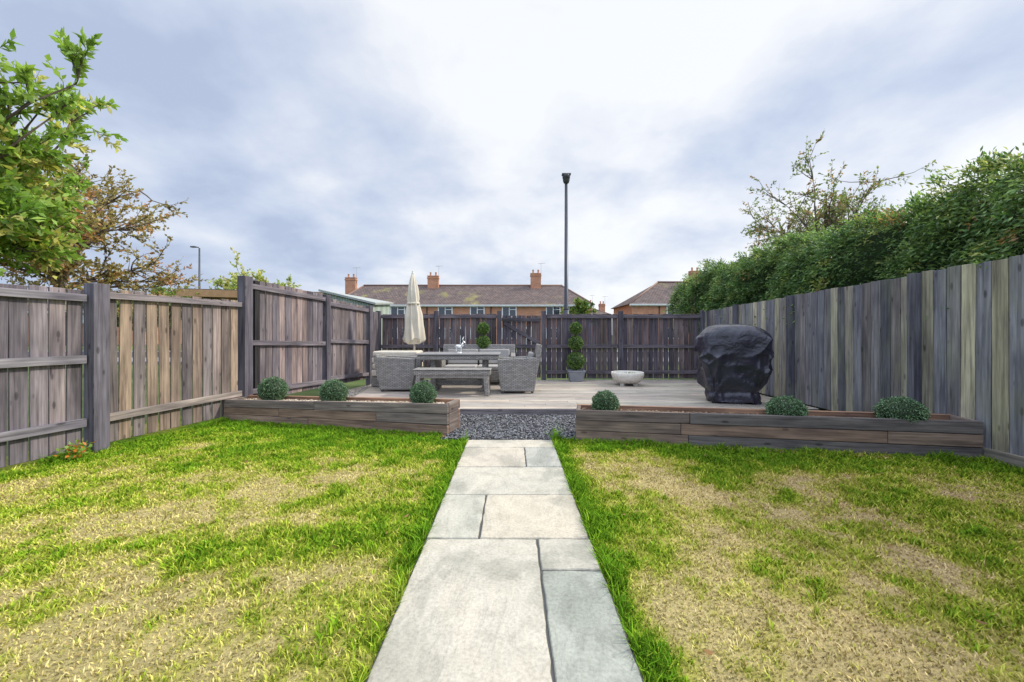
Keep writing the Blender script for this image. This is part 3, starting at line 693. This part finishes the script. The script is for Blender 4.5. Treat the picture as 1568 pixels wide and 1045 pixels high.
# ------------------------------------------------------------------ topiary, bowl
def topiary(x,y):
    parts=[]
    for zc,r in((1.40,.135),(1.045,.165),(.61,.205)):
        a_,b_=ball((0,0,zc),r,3000,((.05,.12,.02),(.24,.37,.08)),.026); parts+=[a_,b_]
    mb=MB(); mb.tube([(0,0,.3),(.01,0,.8),(0,0,1.35)],[.02,.016,.012],8,(.16,.11,.07)); parts.append(mb.obj('stem',M_bark))
    mb=MB(); z0=DZ
    q=lambda h,z:[(-h,-h,z),(h,-h,z),(h,h,z),(-h,h,z)]
    mb.rings([q(.15,z0),q(.195,z0+.24),q(.21,z0+.24),q(.21,z0+.27),q(.18,z0+.27),q(.175,z0+.235)],(.24,.25,.27),sm=False); parts.append(mb.obj('planter_pot',M_dark,.006))
    group('topiary_tree',parts,(x,y,0))
topiary(1.56,10.05); topiary(-.70,10.1)
M_conc=attr_mat('pale_concrete',.8,.3,18,.85,1.1,.2)
mb=MB(); mb.lathe((0,0,.05),[(.20,0),(.27,.02),(.33,.09),(.355,.17),(.36,.235),(.345,.245),(.325,.235),(.31,.15),(.2,.14)],36,(.68,.63,.55))
for k in range(4):
    a=k*math.pi/2+.78; mb.box((.2*math.cos(a),.2*math.sin(a),.03),(.08,.08,.06),rotz(a),(.6,.57,.5))
bw=mb.obj('bowl',M_conc)
mb=MB(); mb.lathe((0,0,.19),[(.315,0),(.15,.025),(.01,.03)],20,(.05,.04,.03)); sl_=mb.obj('compost',M_stone)
n=160; P=rng.normal(0,.11,(n,3))*[1,1,0]+[0,0,.21]; lf=leaves('seedlings',P,unit(n)*[.6,.6,.3]+[0,0,.7],rng.uniform(.04,.09,n),rng.uniform(.02,.03,n),np.array([[.16,.26,.06]])*rng.uniform(.5,1.5,(n,1)),M_leaf)
group('concrete_bowl_planter',[bw,sl_,lf],(2.61,9.3,DZ))

# ------------------------------------------------------------------ covered barbecue
m,nt,b=new_mat('black_cover_fabric',.30,.65); n=noise(nt,coords(nt,'Object'),4,4,.5,1.0)
nt.links.new(ramp(nt,[(.3,(.014,.012,.022)),(.7,(.034,.030,.050))],n),b.inputs['Base Color']); bump(nt,b,n,.6,.05)
mb=MB(); nseg=280; lv=[]
prof=[(0,.37),(.05,.375),(.12,.38),(.2,.385),(.3,.42),(.45,.46),(.6,.495),(.8,.525),(.95,.545),(1.05,.55),(1.13,.545),(1.19,.52),(1.24,.475),(1.275,.435),(1.295,.38),(1.305,.30),(1.312,.18),(1.316,.08),(1.317,.01)]
zs=np.concatenate([np.linspace(0,1.24,80),np.array([1.255,1.265,1.275,1.283,1.29,1.296,1.301,1.305,1.309,1.312,1.314,1.316,1.317])]); ws=np.interp(zs,[p[0] for p in prof],[p[1] for p in prof])
def tri(v):
    v=v%1.0; return 1-abs(2*v-1)
for i,z in enumerate(zs):
    ring=[]
    for k in range(nseg):
        a=2*math.pi*k/nseg; ca,sa=math.cos(a),math.sin(a); ex=.26 if z<1.1 else .26+.3*(z-1.1)/.22
        dx_=math.copysign(abs(ca)**ex,ca); dy_=math.copysign(abs(sa)**ex,sa)
        x=dx_*ws[i]; y=dy_*ws[i]*.60
        u_=x if abs(dy_)>.95 else (.5+y if dx_>0 else -.5-y)
        lo=max(0,min(1,(1.08-z)/.7)); env=min(1,max(0,1.31-z)*5)
        f=.055*lo*tri(u_*2.6+.25*z+.12*math.sin(z*4))**2+.032*lo*tri(u_*5.5-.5*z+.3+.2*math.sin(z*5+u_*3))**2
        f+=.045*env*tri(z*1.5+u_*1.7+.15*math.sin(u_*7))**3
        f+=.038*env*tri(z*1.9-u_*2.1+.4+.12*math.sin(z*9))**4
        f-=.035*math.exp(-((z-.19)/.045)**2)
        s=1+(f-.03)/max(ws[i],.3)
        drop=.075*max(0,(x-.12)/.42)**1.4+.035*max(0,(-x-.25)/.3)**2
        zz_=z+(.010*math.sin(u_*11)+.018*math.sin(u_*5+1))*(z/1.3)*env-drop*(z/1.3)**2
        if z<.02: zz_=.004+.03*tri(u_*3)
        ring.append((x*s,y*s,zz_))
    lv.append(ring)
mb.rings(lv); o=mb.obj('fabric_cover',m)
mb=MB()
for sx in(-.28,.28): mb.lathe((sx,-.1,.0),[(.02,0),(.035,.02),(.035,.05),(.02,.07)],12,(.02,.02,.02))
e=group('covered_barbecue',[o,mb.obj('castors',M_metal)],(3.74,6.95,DZ)); e.rotation_euler=(0,0,R(-14))

# ------------------------------------------------------------------ street lamps
mb=MB(); mb.tube([(0,0,0),(0,0,2.2)],.115,12,(.03,.035,.05)); mb.tube([(0,0,2.2),(0,0,2.26),(0,0,7.1)],[.115,.08,.06],12,(.03,.035,.05)); mb.tube([(0,0,7.1),(0,0,7.25)],.035,8,(.02,.02,.025))
p=mb.obj('column',M_metal); mb=MB(); mb.lathe((0,0,7.12),[(.06,0),(.10,.02),(.13,.10),(.14,.20),(.15,.21),(.15,.29),(.15,.33),(.10,.36),(.02,.37)],16,(.04,.04,.045)); mb.box((.0,0,7.47),(.34,.2,.05),col=(.05,.05,.055))
group('street_lamp',[p,mb.obj('lantern',M_metal)],(2.11,16,0))
mb=MB(); mb.tube([(0,0,0),(0,0,8.6)],[.11,.06],10,(.04,.045,.05)); mb.tube([(0,0,8.55),(-.1,0,8.66),(-.4,0,8.7)],[.05,.05,.04],8,(.04,.045,.05)); mb.box((-.5,0,8.7),(.4,.25,.1),col=(.05,.05,.05))
group('street_lamp',[mb.obj('column',M_metal)],(-26.6,35,0))

# ------------------------------------------------------------------ houses
m,nt,b=new_mat('red_brick',.9,.2); ob=coords(nt,'UV'); br=nd(nt,'ShaderNodeTexBrick'); nt.links.new(ob,br.inputs['Vector'])
br.inputs['Scale'].default_value=1; br.inputs['Brick Width'].default_value=.23; br.inputs['Row Height'].default_value=.075; br.inputs['Mortar Size'].default_value=.01
br.inputs['Color1'].default_value=(.48,.18,.09,1); br.inputs['Color2'].default_value=(.60,.26,.13,1); br.inputs['Mortar'].default_value=(.42,.33,.26,1)
n=noise(nt,ob,1.2,5); nt.links.new(mixc(nt,'MULTIPLY',.8,br.outputs['Color'],ramp(nt,[(.3,g3(.7)),(.7,g3(1.1))],n)),b.inputs['Base Color']); M_brick=m
m,nt,b=new_mat('roof_tiles',.9,.15); uv=coords(nt,'UV'); br=nd(nt,'ShaderNodeTexBrick'); nt.links.new(uv,br.inputs['Vector'])
br.inputs['Scale'].default_value=1; br.inputs['Brick Width'].default_value=.3; br.inputs['Row Height'].default_value=.28; br.inputs['Mortar Size'].default_value=.02
br.inputs['Color1'].default_value=(.19,.135,.12,1); br.inputs['Color2'].default_value=(.13,.105,.10,1); br.inputs['Mortar'].default_value=(.06,.05,.045,1)
n=noise(nt,coords(nt,'Object'),.35,6,.6); n_b=noise(nt,coords(nt,'Object'),1.6,5,.6); c=mixc(nt,'MIX',ramp(nt,[(.58,g3(0)),(.70,g3(.7))],n),br.outputs['Color'],(.30,.28,.09))
c=mixc(nt,'MULTIPLY',.8,c,ramp(nt,[(.3,g3(.65)),(.7,g3(1.2))],n_b))
nt.links.new(c,b.inputs['Base Color']); bump(nt,b,br.outputs['Fac'],.4,.05); M_roof=m
m,nt,b=new_mat('window_glass',.08,.6); b.inputs['Base Color'].default_value=(.04,.05,.06,1); M_glass=m
def chimney(x,y,z0,z1,w_=.9,d_=.6,pots=2):
    mb=MB(); mb.box((x,y,(z0+z1)/2),(w_,d_,z1-z0)); mb.box((x,y,z1-.22),(w_+.12,d_+.12,.12)); mb.box((x,y,z1+.02),(w_+.06,d_+.06,.1))
    o=boxuv(mb.obj('chimney',M_brick)); mb=MB()
    for k in range(pots): mb.lathe((x-w_/4+k*w_/2,y,z1+.06),[(.12,0),(.14,.02),(.10,.1),(.10,.38),(.13,.42)],12,(.5,.25,.15))
    p_=[o,mb.obj('chimney_pots',M_dark)]
    mb=MB(); mb.tube([(x+w_/2+.03,y,z1-.6),(x+w_/2+.03,y,z1+1.3)],.02,5,(.3,.3,.3)); mb.tube([(x+w_/2-.35,y,z1+1.2),(x+w_/2+.5,y,z1+1.25)],.015,5,(.3,.3,.3))
    for q in np.linspace(-.3,.45,5): mb.tube([(x+w_/2+q,y-.18,z1+1.23),(x+w_/2+q,y+.18,z1+1.23)],.01,4,(.3,.3,.3))
    p_.append(mb.obj('aerial',M_metal)); return p_
def house(name,x0,x1,y0,dep,ez,rz,hl,hr,wins,chims,doors=()):
    parts=[]; mb=MB(); mb.box(((x0+x1)/2,y0+dep/2,ez/2),(x1-x0,dep,ez)); parts.append(boxuv(mb.obj('walls',M_brick)))
    o=.35; X0,X1,Y0,Y1=x0-o,x1+o,y0-o,y0+dep+o; ym=y0+dep/2; z=ez+.02
    mb=MB(); rl=X0+hl; rr_=X1-hr
    mb.poly([(X0,Y0,z),(X1,Y0,z),(rr_,ym,rz),(rl,ym,rz)]); mb.poly([(X1,Y1,z),(X0,Y1,z),(rl,ym,rz),(rr_,ym,rz)])
    mb.poly([(X0,Y1,z),(X0,Y0,z),(rl,ym,rz)]); mb.poly([(X1,Y0,z),(X1,Y1,z),(rr_,ym,rz)]); mb.poly([(X0,Y0,z-.02),(X0,Y1,z-.02),(X1,Y1,z-.02),(X1,Y0,z-.02)])
    ro=mb.obj('roof',M_roof)
    uvl=ro.data.uv_layers[0]
    for poly in ro.data.polygons:
        for li in poly.loop_indices:
            c=ro.data.vertices[ro.data.loops[li].vertex_index].co; uvl.data[li].uv=(c.x if abs(poly.normal.x)<.3 else c.y, c.z*1.8)
    parts.append(ro)
    mb=MB(); mb.box(((x0+x1)/2,Y0-.06,z-.06),(X1-X0,.11,.12),col=(.75,.75,.73)); mb.box(((x0+x1)/2,Y0+.05,z-.13),(X1-X0,.03,.18),col=(.7,.7,.68))
    mb.tube([(rl,ym,rz+.03),(rr_,ym,rz+.03)],.12,8,(.2,.12,.09)); 
    for a,b_ in(((X1,Y0,z),(rr_,ym,rz)),((X0,Y0,z),(rl,ym,rz))): mb.tube([a,b_],.1,8,(.22,.13,.1))
    for px_ in np.arange(x0+3,x1,7.0): mb.tube([(px_,y0-.08,0),(px_,y0-.08,z-.1)],.05,8,(.05,.05,.05))
    parts.append(mb.obj('gutters_and_ridges',M_dark))
    f=MB(); gl=MB()
    for wx,wz,ww,wh in wins:
        gl.box((wx,y0-.01,wz),(ww,.04,wh))
        for s in(-1,1): f.box((wx+s*ww/2,y0-.03,wz),(.1,.08,wh+.08),col=(.85,.85,.85)); f.box((wx,y0-.031,wz+s*wh/2),(ww,.078,.1),col=(.85,.85,.85))
        f.box((wx,y0-.03,wz),(.08,.07,wh-.08),col=(.85,.85,.85)); f.box((wx+ww/4,y0-.03,wz+wh*.2),(ww/2-.1,.06,.06),col=(.85,.85,.85))
        f.box((wx,y0-.06,wz-wh/2-.08),(ww+.2,.14,.07),col=(.6,.58,.55))
    for dx in doors: f.box((dx,y0-.02,1.05),(.95,.06,2.1),col=(.7,.7,.68)); gl.box((dx,y0-.05,1.5),(.5,.03,.7))
    parts+= [f.obj('window_frames',M_dark),gl.obj('window_glass',M_glass)]
    for c in chims: parts+=chimney(*c)
    group(name,parts)
wn=[(x,z,1.5,1.1) for x in(-15.5,-12.5,-7.3,-3.8,-.3,4.5,7.0) for z in(3.75,1.4)]
house('terraced_brick_house',-19.3,8.6,45,8,4.46,7.05,2.0,3.0,wn,[(-19.0,48.6,5,7.9,1.2),(-9.3,48.6,5,8.1,1.25),(2.8,48.6,5,8.4,1.2)],(-10,-5.5,1.8))
wn=[(17.8,3.8,1.7,1.1),(17.8,1.4,1.7,1.1),(23,3.8,1.7,1.1),(23,1.4,1.7,1.1)]
house('brick_house',13.1,29,45,8,4.55,7.45,4.6,4.6,wn,[(21.4,48.2,6,8.6,1.2)],(20.4,))
house('brick_house',11.2,14.5,62,7,4.2,5.2,1.5,1.5,[(12.5,3.4,1.2,1)],[(12.2,65,4.5,6.2),(14.2,65,4.5,6.0)])
house('brick_house',-62,-44,48,8,3.9,6.3,3,3,[(-50,3.2,1.5,1.1)],[(-51,51,5,7.4)])
# ------------------------------------------------------------------ outbuildings
m,nt,b=new_mat('corrugated_sheet',.7,.3); wv=nd(nt,'ShaderNodeTexWave'); wv.inputs['Scale'].default_value=4; nt.links.new(coords(nt,'Object'),wv.inputs['Vector'])
n=noise(nt,coords(nt,'Object'),2,5); nt.links.new(mixc(nt,'MULTIPLY',1.0,ramp(nt,[(.3,(.30,.36,.31)),(.7,(.42,.47,.42))],n),ramp(nt,[(0,g3(.75)),(1,g3(1.05))],wv.outputs['Fac'])),b.inputs['Base Color']); bump(nt,b,wv.outputs['Fac'],.5,.03)
def prism(mb,pts,z0,zt,col):
    mb.rings([[(p[0],p[1],z0) for p in pts],[(p[0],p[1],z) for p,z in zip(pts,zt)]],col,sm=False)
mb=MB()
prism(mb,[(-5.5,12),(-4.05,12),(-4.3,14.5),(-6.1,14.5)],0,[2.48,2.10,2.3,2.62],(.4,.45,.4))
o=mb.obj('walls',m); mb=MB()
mb.rings([[(-5.6,11.9,2.5),(-3.95,11.9,2.11),(-4.2,14.6,2.32),(-6.2,14.6,2.66)],[(-5.6,11.9,2.56),(-3.95,11.9,2.17),(-4.2,14.6,2.38),(-6.2,14.6,2.72)]],(.33,.35,.33),sm=False)
group('garden_shed',[o,mb.obj('roof',M_dark)])
mb=MB()
for i in range(34): mb.box((-10.3+.14*i,13.3,1.25),(.136,.03,2.5),col=tuple(q*random.uniform(.8,1.2) for q in (.5,.3,.15)))
mb.box((-8,14.8,1.2),(4.6,2.8,2.4),col=(.35,.2,.1))
o=mb.obj('walls',M_fence); mb=MB(); mb.box((-8,14.6,2.60),(5.0,3.4,.07),Matrix.Rotation(R(1.5),3,'Y'),(.12,.11,.11)); mb.box((-8,12.88,2.50),(5.0,.03,.22),Matrix.Rotation(R(1.5),3,'Y'),(.5,.29,.14))
group('timber_garage',[o,mb.obj('felt_roof',M_dark)])

# road beyond
m,nt,b=new_mat('asphalt',.9,.2); n=noise(nt,coords(nt,'Object'),30,6); nt.links.new(ramp(nt,[(.3,g3(.04)),(.7,g3(.07))],n),b.inputs['Base Color'])
fast_mesh('road',[(-120,20,-.02),(120,20,-.02),(120,27,-.02),(-120,27,-.02)],[(0,1,2,3)],mat=m)
mb=MB(); mb.box((0,18.6,.03),(240,2.6,.16),col=(.2,.195,.19)); mb.box((0,19.97,.04),(240,.13,.18),col=(.35,.34,.33)); mb.box((0,28.2,.03),(240,2.2,.16),col=(.2,.195,.19)); mb.obj('pavement',M_dark)
